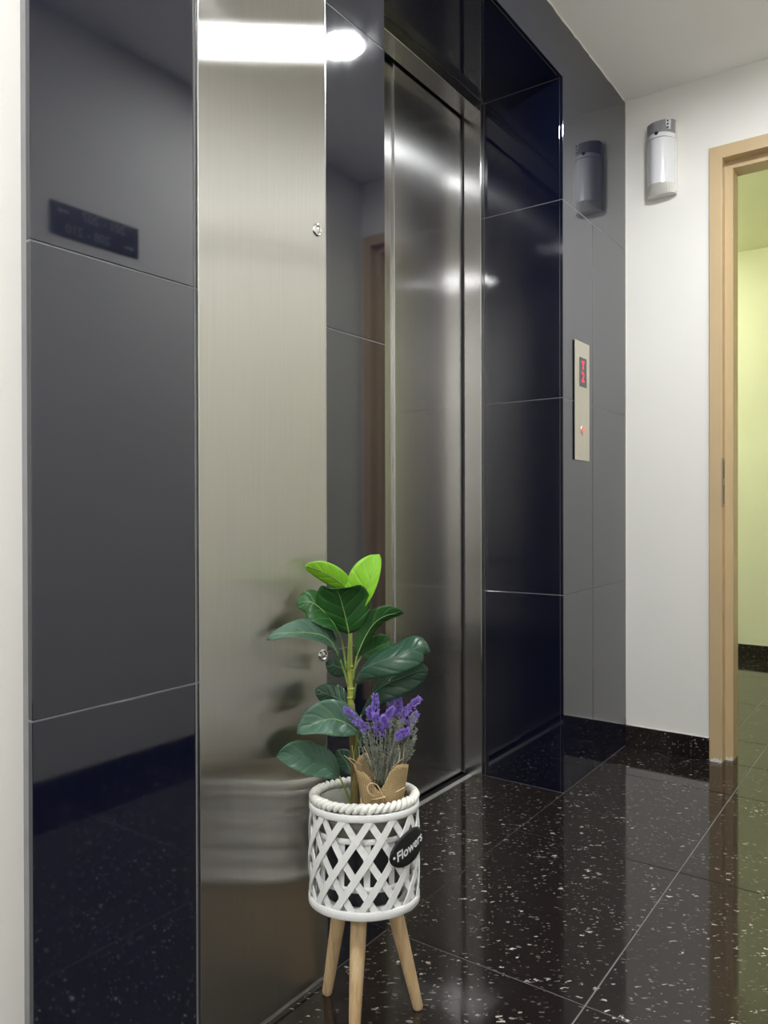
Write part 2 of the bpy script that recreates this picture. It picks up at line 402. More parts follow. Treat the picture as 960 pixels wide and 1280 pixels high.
# ---- baseboards
BH = 0.076
struct(box('baseboard_far', XF-0.010, XF, DY0+0.001, -0.001, 0, BH, 'floor', None, 0.001), 'black flecked tile skirting under the cream wall', 'baseboard')
bt = struct(tube('trim_3', [(XF-0.006, DY0+0.002+0.02*i, BH+0.0005+random.uniform(-0.001, 0.001)) for i in range(15)], [random.uniform(0.0018, 0.0035) for _ in range(15)], 'caulk', None, 5), 'uneven white paint line on top of the skirting', 'caulk bead')
struct(box('baseboard_right', XB, XF-0.01, YR, YR+0.010, 0, BH, 'floor', None, 0.001), 'black skirting of the wall facing the lift', 'baseboard')
struct(box('baseboard_left', XB, XL-0.001, 0.012, 0.022, 0, BH, 'floor', None, 0.001), 'black skirting under the left plaster wall', 'baseboard')
struct(box('baseboard_room', XR-0.010, XR, YRM0, YRM1, 0, BH, 'floor', None, 0.001), 'black skirting of the green room', 'baseboard')

# ---- lift doors (door_1)
d1 = struct(thing('door_1', 'brushed stainless steel lift doors set back in the tiled recess', 'lift door', (1.75, RD, 0)))
FW = 0.024
# jambs and head as folded steel: face plus inward return
box('jamb', XO1-FW, XO1-0.0005, RD, 0.328, 0.0, SOF-0.0005, 'steel_door', d1, 0.0012)
box('jamb', XO0+0.0005, XO0+FW, RD, 0.328, 0.0, SOF-0.0005, 'steel_door', d1, 0.0012)
box('head', XO0+FW, XO1-FW, RD, 0.328, SOF-0.036, SOF-0.0005, 'steel_door', d1, 0.0012)
SX = 1.806
box('door_panel', SX, XO1-0.020, 0.336, 0.36, 0.008, 2.15, 'steel_door', d1, 0.0015)
box('door_panel', XO0+0.010, SX+0.03, 0.343, 0.36, 0.008, 2.15, 'steel_door', d1, 0.001)
box('door_edge', SX-0.0028, SX-0.0002, 0.3355, 0.347, 0.008, 2.15, 'steel_edge', d1, 0.0006)
sl = box('sill', XO0, XO1-0.001, 0.303, 0.318, -0.02, 0.0012, 'sill', d1, 0.0008)
box('sill_groove', XO0, XO1-0.001, 0.318, 0.362, -0.02, -0.004, 'dark', d1)
box('shaft_lining', XO0-0.02, XO1+0.02, 0.362, 0.38, -0.02, SOF+0.02, 'dark', d1)

# ---- doorway frame (door_2): folded profile with a rebate
d2 = struct(thing('door_2', 'tan painted door frame open to the pale green room', 'door frame', (XF, -0.74, 0)))
def frame_jamb(y_out, sgn):
    # profile in (x, offset from outer edge)
    bm = bmesh.new()
    pr = [(XF-0.012, 0.0), (XF-0.012, 0.042), (XF+0.032, 0.042), (XF+0.032, 0.068), (XF+0.112, 0.068), (XF+0.112, 0.0)]
    top = DZ
    vs0 = [bm.verts.new((x, y_out-sgn*o, 0.0)) for x, o in pr]
    vs1 = [bm.verts.new((x, y_out-sgn*o, top-o)) for x, o in pr]
    n = len(pr)
    for i in range(n): bm.faces.new((vs0[i], vs0[(i+1) % n], vs1[(i+1) % n], vs1[i]))
    bm.faces.new(vs0); bm.faces.new(vs1)
    bmesh.ops.recalc_face_normals(bm, faces=bm.faces)
    bmesh.ops.bevel(bm, geom=[e for e in bm.edges if abs(e.verts[0].co.z-e.verts[1].co.z) > 1], offset=0.0022, segments=2, profile=0.5, affect='EDGES')
    return link('frame_jamb', from_bm(bm, 'frame_jamb'), 'frame', d2)
fj = frame_jamb(DY0, 1); frame_jamb(DY1, -1)
bm = bmesh.new()
pr = [(XF-0.012, 0.0), (XF-0.012, 0.042), (XF+0.032, 0.042), (XF+0.032, 0.068), (XF+0.112, 0.068), (XF+0.112, 0.0)]
vs0 = [bm.verts.new((x, DY0-o-0.0003, DZ-o)) for x, o in pr]; vs1 = [bm.verts.new((x, DY1+o+0.0003, DZ-o)) for x, o in pr]
for i in range(6): bm.faces.new((vs0[i], vs0[(i+1) % 6], vs1[(i+1) % 6], vs1[i]))
bm.faces.new(vs0); bm.faces.new(vs1)
link('frame_head', from_bm(bm, 'frame_head'), 'frame', d2)
# strike plate in the rebate of the jamb
ye = DY0-0.042
box('strike_plate', XF-0.013, XF+0.022, ye-0.0012, ye+0.002, 0.868, 1.034, 'strike', d2, 0.0006)
for z0, z1 in ((0.878, 0.942), (0.964, 1.024)):
    box('strike_slot', XF+0.002, XF+0.016, ye-0.0016, ye+0.001, z0, z1, 'black_plastic', d2)
# chipped paint at the foot of the jamb
for k, (xa, ya, yb) in enumerate([(XF-0.0135, DY0-0.004, DY0-0.040), (XF+0.0305, DY0-0.044, DY0-0.066)]):
    bm = bmesh.new(); n = 12; top = []; bot = []
    for i in range(n+1):
        y = ya+(yb-ya)*i/n
        top.append((xa, y, 0.006+random.uniform(0, 0.010))); bot.append((xa, y, 0.0))
    A = [bm.verts.new(p) for p in bot]; B = [bm.verts.new(p) for p in top]
    A2 = [bm.verts.new((p[0]+0.003, p[1], p[2])) for p in bot]; B2 = [bm.verts.new((p[0]+0.003, p[1], p[2])) for p in top]
    for i in range(n):
        bm.faces.new((A[i], A[i+1], B[i+1], B[i])); bm.faces.new((B[i], B[i+1], B2[i+1], B2[i])); bm.faces.new((A2[i], B2[i], B2[i+1], A2[i+1]))
    link('paint_chip', from_bm(bm, 'paint_chip'), 'chip', d2)

# ================================================================ THINGS ON THE WALLS
# ---- stainless cupboard door with two cam locks
sp = thing('riser_cupboard', 'tall brushed stainless steel cupboard door with two locks behind the potted plant', 'cupboard door', (0.94, 0, 0))
box('door_leaf', XP0+0.0015, XP1-0.0015, -0.005, 0.010, 0.010, CEIL-0.004, 'steel', sp, 0.0012)
for x0, x1 in ((XP0+0.0002, XP0+0.0014), (XP1-0.0014, XP1-0.0002)):
    box('edge_trim', x0, x1, -0.0056, 0.006, 0.010, CEIL-0.004, 'steel_edge', sp)
box('bottom_rail', XP0+0.001, XP1-0.001, -0.002, 0.010, 0.0005, 0.0085, 'sill', sp)
def lock(x, z):
    me = lathe_me('lock', [(0, 0.0025), (0.0062, 0.0025), (0.0068, 0.0042), (0.0085, 0.0052), (0.0105, 0.0040), (0.0118, 0.0)], 24)
    me.transform(Matrix.Translation((x, -0.005, z)) @ Matrix.Rotation(PI/2, 4, 'X'))
    lk = link('lock', me, 'chrome', sp, True)
    box('keyhole', x-0.0012, x+0.0012, -0.0082, -0.0072, z-0.004, z+0.004, 'black_plastic', lk)
    me = lathe_me('plug', [(0, 0.0040), (0.0045, 0.0036), (0.0058, 0.0022)], 18)
    me.transform(Matrix.Translation((x+0.0005, -0.005, z)) @ Matrix.Rotation(PI/2, 4, 'X'))
    link('plug', me, 'steel_edge', lk, True)
lock(1.0655, 1.368); lock(1.0785, 0.598)

# ---- lift call panel
cp = thing('lift_call_panel', 'narrow steel lift call panel with red floor display on the black tiles', 'call panel', (2.357, 0, 1.2))
CX0, CX1 = 2.298, 2.420
box('face_plate', CX0, CX1, -0.0055, -0.0035, 1.016, 1.391, 'plate', cp, 0.0005)
box('back_box', CX0+0.002, CX1-0.002, -0.0035, 0.001, 1.018, 1.389, 'black_plastic', cp)
ds = box('display', 2.333, 2.394, -0.0062, -0.0050, 1.249, 1.342, 'glass_black', cp, 0.0003)
def on_wall(me, x, y, z): me.transform(Matrix.Translation((x, y, z)) @ Matrix.Rotation(PI/2, 4, 'X')); return me
link('digit', on_wall(text_me('digit', '2', 0.046, 0.0002, 0.0, 0.0009), 2.362, -0.0064, 1.2795), 'led', ds)
bm = bmesh.new()
for q in ([(2.348, 1.331), (2.376, 1.331), (2.362, 1.318)], [(2.358, 1.322), (2.366, 1.322), (2.366, 1.305), (2.358, 1.305)]):
    F = [bm.verts.new((a, -0.0066, b)) for a, b in q]; Bk = [bm.verts.new((a, -0.0061, b)) for a, b in q]
    bm.faces.new(F); bm.faces.new(Bk[::-1])
    for i in range(len(q)): bm.faces.new((F[i], F[(i+1) % len(q)], Bk[(i+1) % len(q)], Bk[i]))
link('arrow', from_bm(bm, 'arrow'), 'led', ds)
me = on_wall(lathe_me('button', [(0, 0.0022), (0.0145, 0.0022), (0.0165, 0.0010), (0.0165, 0)], 28), 2.362, -0.0055, 1.112)
bt = link('button', me, 'plate', cp, True)
bm = bmesh.new()
for xx in (2.3535, 2.3600, 2.3665):
    bm_box(bm, xx, xx+0.0026, -0.0081, -0.0075, 1.106, 1.120)
bm_box(bm, 2.3665, 2.374, -0.0081, -0.0075, 1.106, 1.109)
link('button_mark', from_bm(bm, 'button_mark'), 'led_dim', bt)

# ---- emergency light on the far wall
EY0, EY1, EZ0, EZ1 = -0.086, -0.181, 1.962, 2.214
em = thing('emergency_light', 'white emergency light with grey top cap on the cream wall', 'emergency light', (XF, -0.134, EZ0))
def bow_body(name, z0, z1, d0, d1, mat, ya, yb, edge=0.028, nose=0.0, bev=0.002):
    # body with a bowed front: depth d at the middle, 'edge' at its sides
    bm = bmesh.new(); n = 14; rows = []
    for z, d in ((z0, d0), (z1, d1)):
        row = []
        for i in range(n+1):
            t = i/n; y = ya+(yb-ya)*t; s = (1-abs(2*t-1)**2.6)
            row.append(bm.verts.new((XF-(edge+(d-edge)*s), y, z)))
        row.append(bm.verts.new((XF-0.001, yb, z))); row.append(bm.verts.new((XF-0.001, ya, z))); rows.append(row)
    m = len(rows[0])
    for i in range(m): bm.faces.new((rows[0][i], rows[0][(i+1) % m], rows[1][(i+1) % m], rows[1][i]))
    bm.faces.new(rows[0]); bm.faces.new(rows[1])
    bmesh.ops.recalc_face_normals(bm, faces=bm.faces)
    return link(name, from_bm(bm, name), mat, em)
box('back_plate', XF-0.016, XF-0.0005, EY1-0.003, EY0+0.003, EZ0+0.006, EZ1-0.004, 'white_plastic2', em, 0.004, 2)
o = bow_body('diffuser', EZ0+0.030, EZ1-0.066, 0.068, 0.068, 'white_plastic', EY0, EY1)
bow_body('end_cap', EZ0, EZ0+0.0295, 0.040, 0.070, 'white_plastic2', EY0, EY1, 0.026)
bow_body('collar', EZ1-0.0655, EZ1-0.050, 0.074, 0.070, 'white_plastic', EY0+0.001, EY1-0.001, 0.030)
tc_ = bow_body('top_cap', EZ1-0.0495, EZ1, 0.069, 0.050, 'grey_plastic', EY0, EY1, 0.026)
me = lathe_me('test_button', [(0, 0.006), (0.005, 0.006), (0.0064, 0.004), (0.0064, 0)], 18)
me.transform(Matrix.Translation((XF-0.0685, -0.131, EZ1-0.052)) @ Matrix.Rotation(-PI/2, 4, 'Y'))
link('test_button', me, 'black_plastic', em, True)
ind = box('indicator_strip', XF-0.0535, XF-0.030, -0.171, -0.157, EZ1-0.040, EZ1-0.004, 'white_plastic', em, 0.001)
for k in range(3):
    box('indicator', XF-0.0542, XF-0.0525, -0.1672, -0.1612, EZ1-0.0365+0.0115*k, EZ1-0.0305+0.0115*k, 'black_plastic', ind, 0.0008)

# ---- room direction sign on the wall facing the lift (seen mirrored in the black tiles)
sg = thing('direction_sign', 'black room number sign mirrored in the upper left black tile', 'sign', (1.43, YR, 1.73))
box('plate', 1.276, 1.583, YR, YR+0.006, 1.680, 1.776, 'sign_black', sg, 0.001)
def on_opp(me, x, z): me.transform(Matrix.Translation((x, YR+0.0064, z)) @ Matrix.Rotation(PI, 4, 'Z') @ Matrix.Rotation(PI/2, 4, 'X')); return me
letters('character', on_opp(text_me('lettering', '201 - 207', 0.040, 0.0003), 1.455, 1.752), 'dull_ink', lambda m, k: link('character', m, k, sg))
letters('character', on_opp(text_me('lettering', '208 - 210', 0.040, 0.0003), 1.400, 1.703), 'dull_ink', lambda m, k: link('character', m, k, sg))
def arrow(x, z, d):
    bm = bmesh.new()
    P = [(-.018, -.003), (.006, -.003), (.006, -.009), (.020, 0), (.006, .009), (.006, .003), (-.018, .003)]
    Fv = [bm.verts.new((x+d*a, YR+0.0066, z+b)) for a, b in P]; Bv = [bm.verts.new((x+d*a, YR+0.0058, z+b)) for a, b in P]
    bm.faces.new(Fv); bm.faces.new(Bv[::-1])
    for i in range(7): bm.faces.new((Fv[i], Fv[(i+1) % 7], Bv[(i+1) % 7], Bv[i]))
    link('arrow', from_bm(bm, 'arrow'), 'dull_ink', sg)
arrow(1.315, 1.752, -1); arrow(1.545, 1.703, 1)

# ---- ceiling lamps of the lobby (mirrored in tiles and steel)
lamp_labels = ['round white ceiling lamp whose bright reflection shines in the narrow black tile strip',
               'round white ceiling lamp in the lobby just above the camera', 'round white ceiling lamp at the rear end of the lobby']
ring_me = lathe_me('ring', [(0.0605, 0.0), (0.0605, -0.010), (0.080, -0.010), (0.083, -0.006), (0.083, 0.0)], 40)
disc_me = lathe_me('diffuser', [(0, -0.0085), (0.050, -0.0080), (0.0600, -0.006), (0.0600, -0.001), (0, -0.001)], 40)
for k, lx in enumerate(LAMP_X):
    t = thing('ceiling_lamp', lamp_labels[k], 'lamp', (lx, -0.615, CEIL), 'round ceiling lamps of the lobby')
    o = link('ring', ring_me, 'lamp_ring', None, True); o.parent = t
    o = link('diffuser', disc_me, 'lamp', None); o.parent = t
t = thing('tube_lamp', 'long ceiling tube lamp lighting the pale green room', 'lamp', (3.9, 0.4, ROOMC))
o = box('housing', 3.25, 4.45, 0.34, 0.46, ROOMC-0.03, ROOMC-0.0005, 'lamp_ring', t, 0.003)
box('tube', 3.27, 4.43, 0.36, 0.44, ROOMC-0.05, ROOMC-0.031, 'tube_lamp', t, 0.004)

# ================================================================ PLANTER
PX, PY = 1.0574, -0.1155
pl = thing('basket_planter', 'white lattice basket planter on three wooden legs before the steel door', 'planter', (PX, PY, 0))
TILT = Matrix.Translation((0, 0, 0.29)) @ Matrix.Rotation(-math.radians(5.0), 4, Vector((rt.x, rt.y, 0))) @ Matrix.Translation((0, 0, -0.29))
TOCAM = math.atan2(-CAM_D-PY, -PX)
def part(name, me, mat, rz=0.0, smooth=True, parent=None):
    o = link(name, me, mat, None, smooth); o.parent = parent or pl
    o.matrix_local = (TILT @ Matrix.Rotation(rz, 4, 'Z')) if parent is None else Matrix.Rotation(rz, 4, 'Z'); return o
BZ0, BZ1, BR = 0.199, 0.366, 0.0925
def ring_prof(r0, r1, z0, z1, b=0.001):
    return [(r0, z0+b), (r0+b, z0), (r1-b, z0), (r1, z0+b), (r1, z1-b), (r1-b, z1), (r0+b, z1), (r0, z1-b)]
part('bottom_band', lathe_me('bottom_band', ring_prof(BR-0.001, BR+0.0025, BZ0, BZ0+0.014), 64, True), 'basket')
part('top_band', lathe_me('top_band', ring_prof(BR-0.001, BR+0.0025, BZ1-0.015, BZ1-0.003), 64, True), 'basket')
part('base', lathe_me('base', [(0, BZ0+0.003), (BR-0.002, BZ0+0.003), (BR-0.002, BZ0+0.010), (0, BZ0+0.010)], 48), 'basket')
NS = 14
def strip_me(sgn, off, twist=66):
    bm = bmesh.new(); n = 12; prev = None; w = 0.0056; th = 0.0011
    zA, zB = BZ0+0.006, BZ1-0.005
    for i in range(n+1):
        t = i/n; z = zA+(zB-zA)*t; phi = sgn*math.radians(twist)*(t-0.5)
        r = BR + off + 0.0022*math.sin(PI*t)
        # width runs across the strip, on the basket's surface
        L = math.hypot(zB-zA, r*math.radians(twist)); cz = r*math.radians(twist)*sgn/L; cp_ = (zB-zA)/L
        row = []
        for s, q in ((-1, -1), (1, -1), (1, 1), (-1, 1)):
            dphi = s*w*cp_/r; dz = -s*w*cz; rr = r+q*th
            row.append(bm.verts.new((rr*math.cos(phi+dphi), rr*math.sin(phi+dphi), z+dz)))
        if prev:
            for k in range(4): bm.faces.new((prev[k], prev[(k+1) % 4], row[(k+1) % 4], row[k]))
        else: bm.faces.new(row)
        prev = row
    bm.faces.new(prev[::-1])
    return from_bm(bm, 'lattice_strip')
outer = strip_me(1, 0.0003); inner = strip_me(-1, -0.0026)
for k in range(NS):
    part('lattice_strip', outer, 'basket', TOCAM + 2*PI*(k+0.02+random.uniform(-.04, .04))/NS, False)
    part('lattice_strip', inner, 'basket', TOCAM + 2*PI*(k+0.30+random.uniform(-.04, .04))/NS, False)
for z in (0.318, 0.243):
    part('inner_hoop', lathe_me('inner_hoop', ring_prof(0.0830, 0.0855, z-0.0045, z+0.0045, 0.0006), 48, True), 'basket')
def stake_me():
    bm = bmesh.new(); prev = None
    for i in range(5):
        t = i/4; z = BZ0+0.008+(0.318-BZ0-0.008)*t; r = 0.0818; w = 0.0042+0.0022*t; row = []
        for s, q in ((-1, -1), (1, -1), (1, 1), (-1, 1)):
            a = s*w/r; rr = r+q*0.001; row.append(bm.verts.new((rr*math.cos(a), rr*math.sin(a), z)))
        if prev:
            for k in range(4): bm.faces.new((prev[k], prev[(k+1) % 4], row[(k+1) % 4], row[k]))
        else: bm.faces.new(row)
        prev = row
    bm.faces.new(prev[::-1]); return from_bm(bm, 'stake')
sm_ = stake_me()
for k in range(12): part('stake', sm_, 'basket', TOCAM + 2*PI*(k+0.1)/12, False)
# two-strand braided rim
for s in range(2):
    pts = []; rad = []; n = 312; tw = 24
    for i in range(n):
        a = 2*PI*i/n; b = tw*a + PI*s
        r = 0.0872+0.0042*math.cos(b); z = BZ1+0.0048+0.0042*math.sin(b)
        pts.append((r*math.cos(a), r*math.sin(a), z)); rad.append(0.0047+0.0006*math.sin(7*a+s)+random.uniform(-.0002, .0002))
    bm = bmesh.new(); bm_tube(bm, pts, rad, 7, False, True)
    part('rim_strand', from_bm(bm, 'rim_strand'), 'rope')
part('liner', lathe_me('liner', [(0.0800, 0.322), (0.0812, 0.322), (0.0822, 0.364), (0.0800, 0.364), (0.0788, 0.324)], 48), 'liner')
# wooden legs
for ang, rt_, rb in ((92, 0.045, 0.082), (308, 0.045, 0.093), (205, 0.040, 0.084)):
    a = math.radians(ang); p1 = Vector((PX+rt_*math.cos(a), PY+rt_*math.sin(a), BZ0+0.004)); p0 = Vector((PX+rb*math.cos(a), PY+rb*math.sin(a), 0.0))
    prof = [(0.0, 0.0070), (0.02, 0.0090), (0.3, 0.0108), (0.65, 0.0128), (1.0, 0.0140)]
    tube('leg', [p0.lerp(p1, t) for t, _ in prof], [r for _, r in prof], 'wood', pl, 20)
# oval tag with lettering
tg_ang = TOCAM + math.radians(47)
c0 = Vector((math.cos(tg_ang), math.sin(tg_ang), 0)); right = Vector((-math.sin(tg_ang), math.cos(tg_ang), 0))
tl = math.radians(17)
ax = right*math.cos(tl)+Vector((0, 0, 1))*math.sin(tl); ay = -right*math.sin(tl)+Vector((0, 0, 1))*math.cos(tl)
TAGR = BR + 0.0075; ctr = Vector((0, 0, 0.3045))
def on_tag(x, y, h):     # the tag bends a little with the basket
    P = c0*(TAGR+h-0.30*(x*x)/TAGR) + ctr + ax*x + ay*y
    return P
bm = bmesh.new(); nr, ns = 6, 40; rowsF = []; 
def tag_grid(h):
    rows = [[bm.verts.new(on_tag(0, 0, h))]]
    for i in range(1, nr+1):
        rows.append([bm.verts.new(on_tag(0.0430*i/nr*math.cos(2*PI*k/ns), 0.0262*i/nr*math.sin(2*PI*k/ns), h - (0.0006 if i == nr else 0)*(1 if h > 0 else -1))) for k in range(ns)])
    for k in range(ns): bm.faces.new((rows[0][0], rows[1][k], rows[1][(k+1) % ns]))
    for i in range(1, nr):
        for k in range(ns): bm.faces.new((rows[i][k], rows[i+1][k], rows[i+1][(k+1) % ns], rows[i][(k+1) % ns]))
    return rows[-1]
ea = tag_grid(0.0014); eb = tag_grid(-0.0014)
for k in range(ns): bm.faces.new((ea[k], eb[k], eb[(k+1) % ns], ea[(k+1) % ns]))
tagp = part('name_tag', from_bm(bm, 'name_tag'), 'sign_black', 0, True); tagp['label'] = 'black oval tag with white lettering'
me = text_me('lettering', 'Flowers', 0.0215, 0.0, 0.18, 0.0005)
for v in me.vertices: v.co = on_tag(v.co.x+0.002, v.co.y-0.001, 0.0022)
letters('letter', me, 'white_ink', lambda m, k: part('letter', m, k, 0, False, tagp))
me = lathe_me('tag_hole', [(0, 0.0006), (0.0021, 0.0006), (0.0024, 0.0)], 14)
for v in me.vertices: v.co = on_tag(v.co.x-0.0355, v.co.y+0.001, 0.0017+v.co.z)
part('tag_hole', me, 'white_ink', 0, True, tagp)

# black inner pot with fill
ip = thing('inner_pot', 'black inner pot standing inside the white lattice basket', 'pot', (PX, PY, 0))
def ipart(name, me, mat, smooth=True):
    o = link(name, me, mat, None, smooth); o.parent = ip; o.matrix_local = TILT; return o
ipart('body', lathe_me('body', [(0, BZ0+0.011), (0.066, BZ0+0.011), (0.072, 0.322), (0.0745, 0.322), (0.0745, 0.330), (0.069, 0.330), (0.066, 0.300)], 48), 'inner_pot')
ipart('fill', lathe_me('fill', [(0, 0.318), (0.03, 0.320), (0.0675, 0.316), (0.0675, 0.300), (0, 0.300)], 40), 'soil')

# ================================================================ PLANT (points given as image position and depth past the planter's axis)
Z0 = (Vector((PX, PY, 0.3))-cam_pos).dot(fw)
def at(u, v, d=0.0):
    z = Z0 + d; return cam_pos + fw*z + r_img*((u-480)/F_PX*z) - u_img*((v-640)/F_PX*z)
SB = at(441, 1022, 0.012)
fig = thing('artificial_fig_plant', 'artificial fig plant with broad green leaves growing from the white basket', 'plant', tuple(SB))
def stemtube(name, P, R, mat, parent=fig, n=12, seg=9):
    pts = catmull([at(*p) for p in P], n)
    rr = [R[0]+(R[1]-R[0])*i/(n-1) for i in range(n)]
    return tube(name, pts, rr, mat, parent, seg)
stemtube('trunk', [(443, 1030, .012), (444, 985, .012), (442, 935, .012), (439, 880, .012)], (0.0085, 0.0062), 'stem_brown')
stemtube('stem', [(439, 888, .012), (438, 862, .012), (437.5, 840, .012), (437.5, 815, .012), (438, 791, .012)], (0.0058, 0.0036), 'stem_green')
for v, r in ((872, .0066), (861, .0062), (838, .0050), (833, .0048)):
    P = at(438.2, v, .012); tube('node_ring', [P-Vector((0, 0, .0022)), P, P+Vector((0, 0, .0022))], [r*.86, r, r*.86], 'stem_green', fig, 10)

def leaf(mids, hw, side, mat, fold=0.15, curl=0.0, wave=0.0, n=20, m=10, prof=1.15, pet=None, rib='rib', seed=0, asym=0.0):
    P = catmull([at(*q) for q in mids], n)
    S0 = (r_img*side[0] + u_img*side[1] + fw*side[2]).normalized()
    rnd = random.Random(seed); ph = rnd.uniform(0, 6)
    bm = bmesh.new(); grid = []; uvs = {}
    for i in range(n):
        t = i/(n-1)
        T = (P[min(i+1, n-1)]-P[max(i-1, 0)]).normalized()
        S = (S0 - T*S0.dot(T)).normalized(); Nn = T.cross(S)
        w = hw*max(0.0, math.sin(PI*min(1, (t*0.97+0.03)**prof)))**0.6 if t < 0.999 else 0.0
        w = max(w, hw*0.03)
        row = []
        for j in range(m+1):
            s = 2*j/m-1
            ww = w*(1+asym*s)
            off = fold*abs(s)*ww + curl*s*s*ww + wave*hw*abs(s)*math.sin(t*9+ph+(1.3 if s > 0 else 0)) - 0.0
            v = bm.verts.new(P[i]+S*(s*ww)+Nn*off); row.append(v); uvs[v] = (t, j/m)
        grid.append(row)
    uvl = bm.loops.layers.uv.new('UVMap')
    for i in range(n-1):
        for j in range(m):
            f = bm.faces.new((grid[i][j], grid[i][j+1], grid[i+1][j+1], grid[i+1][j]))
            for lp in f.loops: lp[uvl].uv = uvs[lp.vert]
    me = bpy.data.meshes.new('leaf'); bm.to_mesh(me); bm.free()
    o = link('leaf', me, mat, fig, True)
    md = o.modifiers.new('thickness', 'SOLIDIFY'); md.thickness = 0.0007; md.offset = 0
    k = int(n*0.9)
    tube('midrib', P[:k], [0.0013*(1-0.75*i/k)+0.0002 for i in range(k)], rib, o, 6)
    if pet: stemtube('petiole', pet, (0.0024, 0.0015), 'petiole', fig, 10, 7)
    return o
# young bright leaves at the crown
leaf([(438, 742, .02), (424, 727, .016), (402, 714, .008), (381, 707, -.002)], .0200, (.32, .95, -.45), 'leaf_young', .12, .1, .02, seed=1, prof=1.0, pet=[(438, 795, .012), (439, 770, .018), (438, 742, .02)])
leaf([(449, 762, .0), (454, 747, -.004), (463, 722, -.006), (474, 693, .004)], .0255, (-.90, .30, .25), 'leaf_young', .22, .12, .05, seed=2, asym=.35, prof=1.35, pet=[(438, 793, .012), (443, 778, .006), (449, 762, .0)])
leaf([(445, 757, .012), (442, 745, .012), (441, 734, .014), (447, 724, .02)], .0130, (.92, .2, .3), 'leaf_young', .12, .25, 0, seed=3, pet=[(438, 793, .012), (443, 775, .012), (445, 757, .012)])
# deep green leaves below them
leaf([(436, 792, -.002), (433, 776, -.010), (428, 757, -.020), (423, 741, -.034), (417, 735, -.052)], .046, (.97, -.12, .05), 'leaf_mid', .20, .10, .07, seed=4, prof=1.0, pet=[(437, 840, .010), (437, 815, .004), (436, 792, -.002)])
leaf([(427, 800, .002), (416, 778, -.004), (400, 760, -.008), (386, 752, -.010), (370, 754, -.010)], .0285, (-.45, .85, .35), 'leaf_mid', .18, .12, .08, seed=5, pet=[(433, 838, .012), (430, 815, .010), (427, 800, .002)])
leaf([(425, 824, .002), (414, 803, -.012), (402, 794, -.024), (384, 791, -.036), (362, 791, -.046), (333, 799, -.058)], .0235, (.10, .55, .80), 'leaf_pale', -.22, -.15, .10, seed=6, pet=[(435, 856, .010), (431, 842, .008), (425, 824, .002)])
leaf([(446, 820, .010), (456, 797, .012), (468, 779, .014), (484, 769, .016), (505, 766, .02)], .0205, (.58, -.55, .55), 'leaf_mid', .25, .1, .06, seed=7, pet=[(441, 850, .012), (443, 836, .010), (446, 820, .010)])
leaf([(452, 820, .04), (466, 812, .045), (478, 806, .05), (490, 803, .055)], .022, (.2, .95, .1), 'leaf_mid', .1, .1, .14, seed=8, rib='rib_dark', pet=[(440, 845, .014), (445, 832, .03), (452, 820, .04)])
leaf([(445, 853, -.012), (452, 838, -.024), (470, 829, -.036), (496, 821, -.042), (518, 811, -.036), (531, 808, -.026), (537, 816, -.022)], .0285, (.06, .80, .55), 'leaf_dark', -.10, -.28, .10, seed=9, prof=1.3, rib='rib_dark', pet=[(442, 874, .008), (444, 860, -.006), (447, 848, -.016)])
leaf([(452, 893, .018), (462, 873, .012), (478, 858, .004), (500, 848, -.004), (520, 840, -.008), (535, 836, -.008)], .0275, (.35, .80, .30), 'leaf_dark', -.15, -.25, .07, seed=10, rib='rib_dark', pet=[(441, 925, .014), (445, 908, .018), (452, 893, .018)])
leaf([(437, 882, .014), (424, 874, .026), (410, 868, .034), (394, 862, .04)], .0215, (-.1, .95, .2), 'leaf_dark', .1, .1, .08, seed=11, rib='rib_dark', pet=[(439, 897, .012), (438, 890, .012), (437, 882, .014)])
leaf([(447, 914, -.020), (434, 905, -.028), (416, 899, -.036), (396, 903, -.044), (371, 917, -.05)], .0305, (.22, .80, .55), 'leaf_pale', -.30, -.1, .08, seed=12, prof=1.1, pet=[(441, 950, .010), (446, 930, -.010), (447, 914, -.020)])
leaf([(424, 970, -.004), (410, 960, -.014), (392, 951, -.026), (370, 945, -.040), (346, 945, -.052)], .0285, (-.10, .90, .42), 'leaf_pale', -.18, -.15, .09, seed=13, prof=1.2, rib='rib_dark', pet=[(441, 1012, .012), (434, 992, .004), (424, 970, -.004)])
leaf([(434, 842, .03), (428, 836, .04), (418, 832, .05), (407, 828, .056)], .0175, (.1, .9, .3), 'leaf_dark', .1, .1, .0, seed=14, rib='rib_dark', pet=[(438, 862, .012), (437, 850, .022), (434, 842, .03)])
leaf([(440, 968, .02), (434, 955, .03), (428, 946, .036), (421, 938, .04)], .018, (.9, .3, .2), 'leaf_dark', .1, .1, .0, seed=15, rib='rib_dark', pet=[(442, 990, .012), (442, 978, .016), (440, 968, .02)])
leaf([(446, 942, .012), (450, 928, .02), (455, 914, .026), (462, 905, .03)], .017, (.9, -.2, .2), 'leaf_dark', .15, .1, .0, seed=16, rib='rib_dark', pet=[(442, 965, .012), (443, 952, .012), (446, 942, .012)])
# bare tip stub and pale scar
P = at(438, 791, .012); tube('cut_tip', [P, P+Vector((0, 0, .002))], [.0037, .003], 'straw', fig, 9)

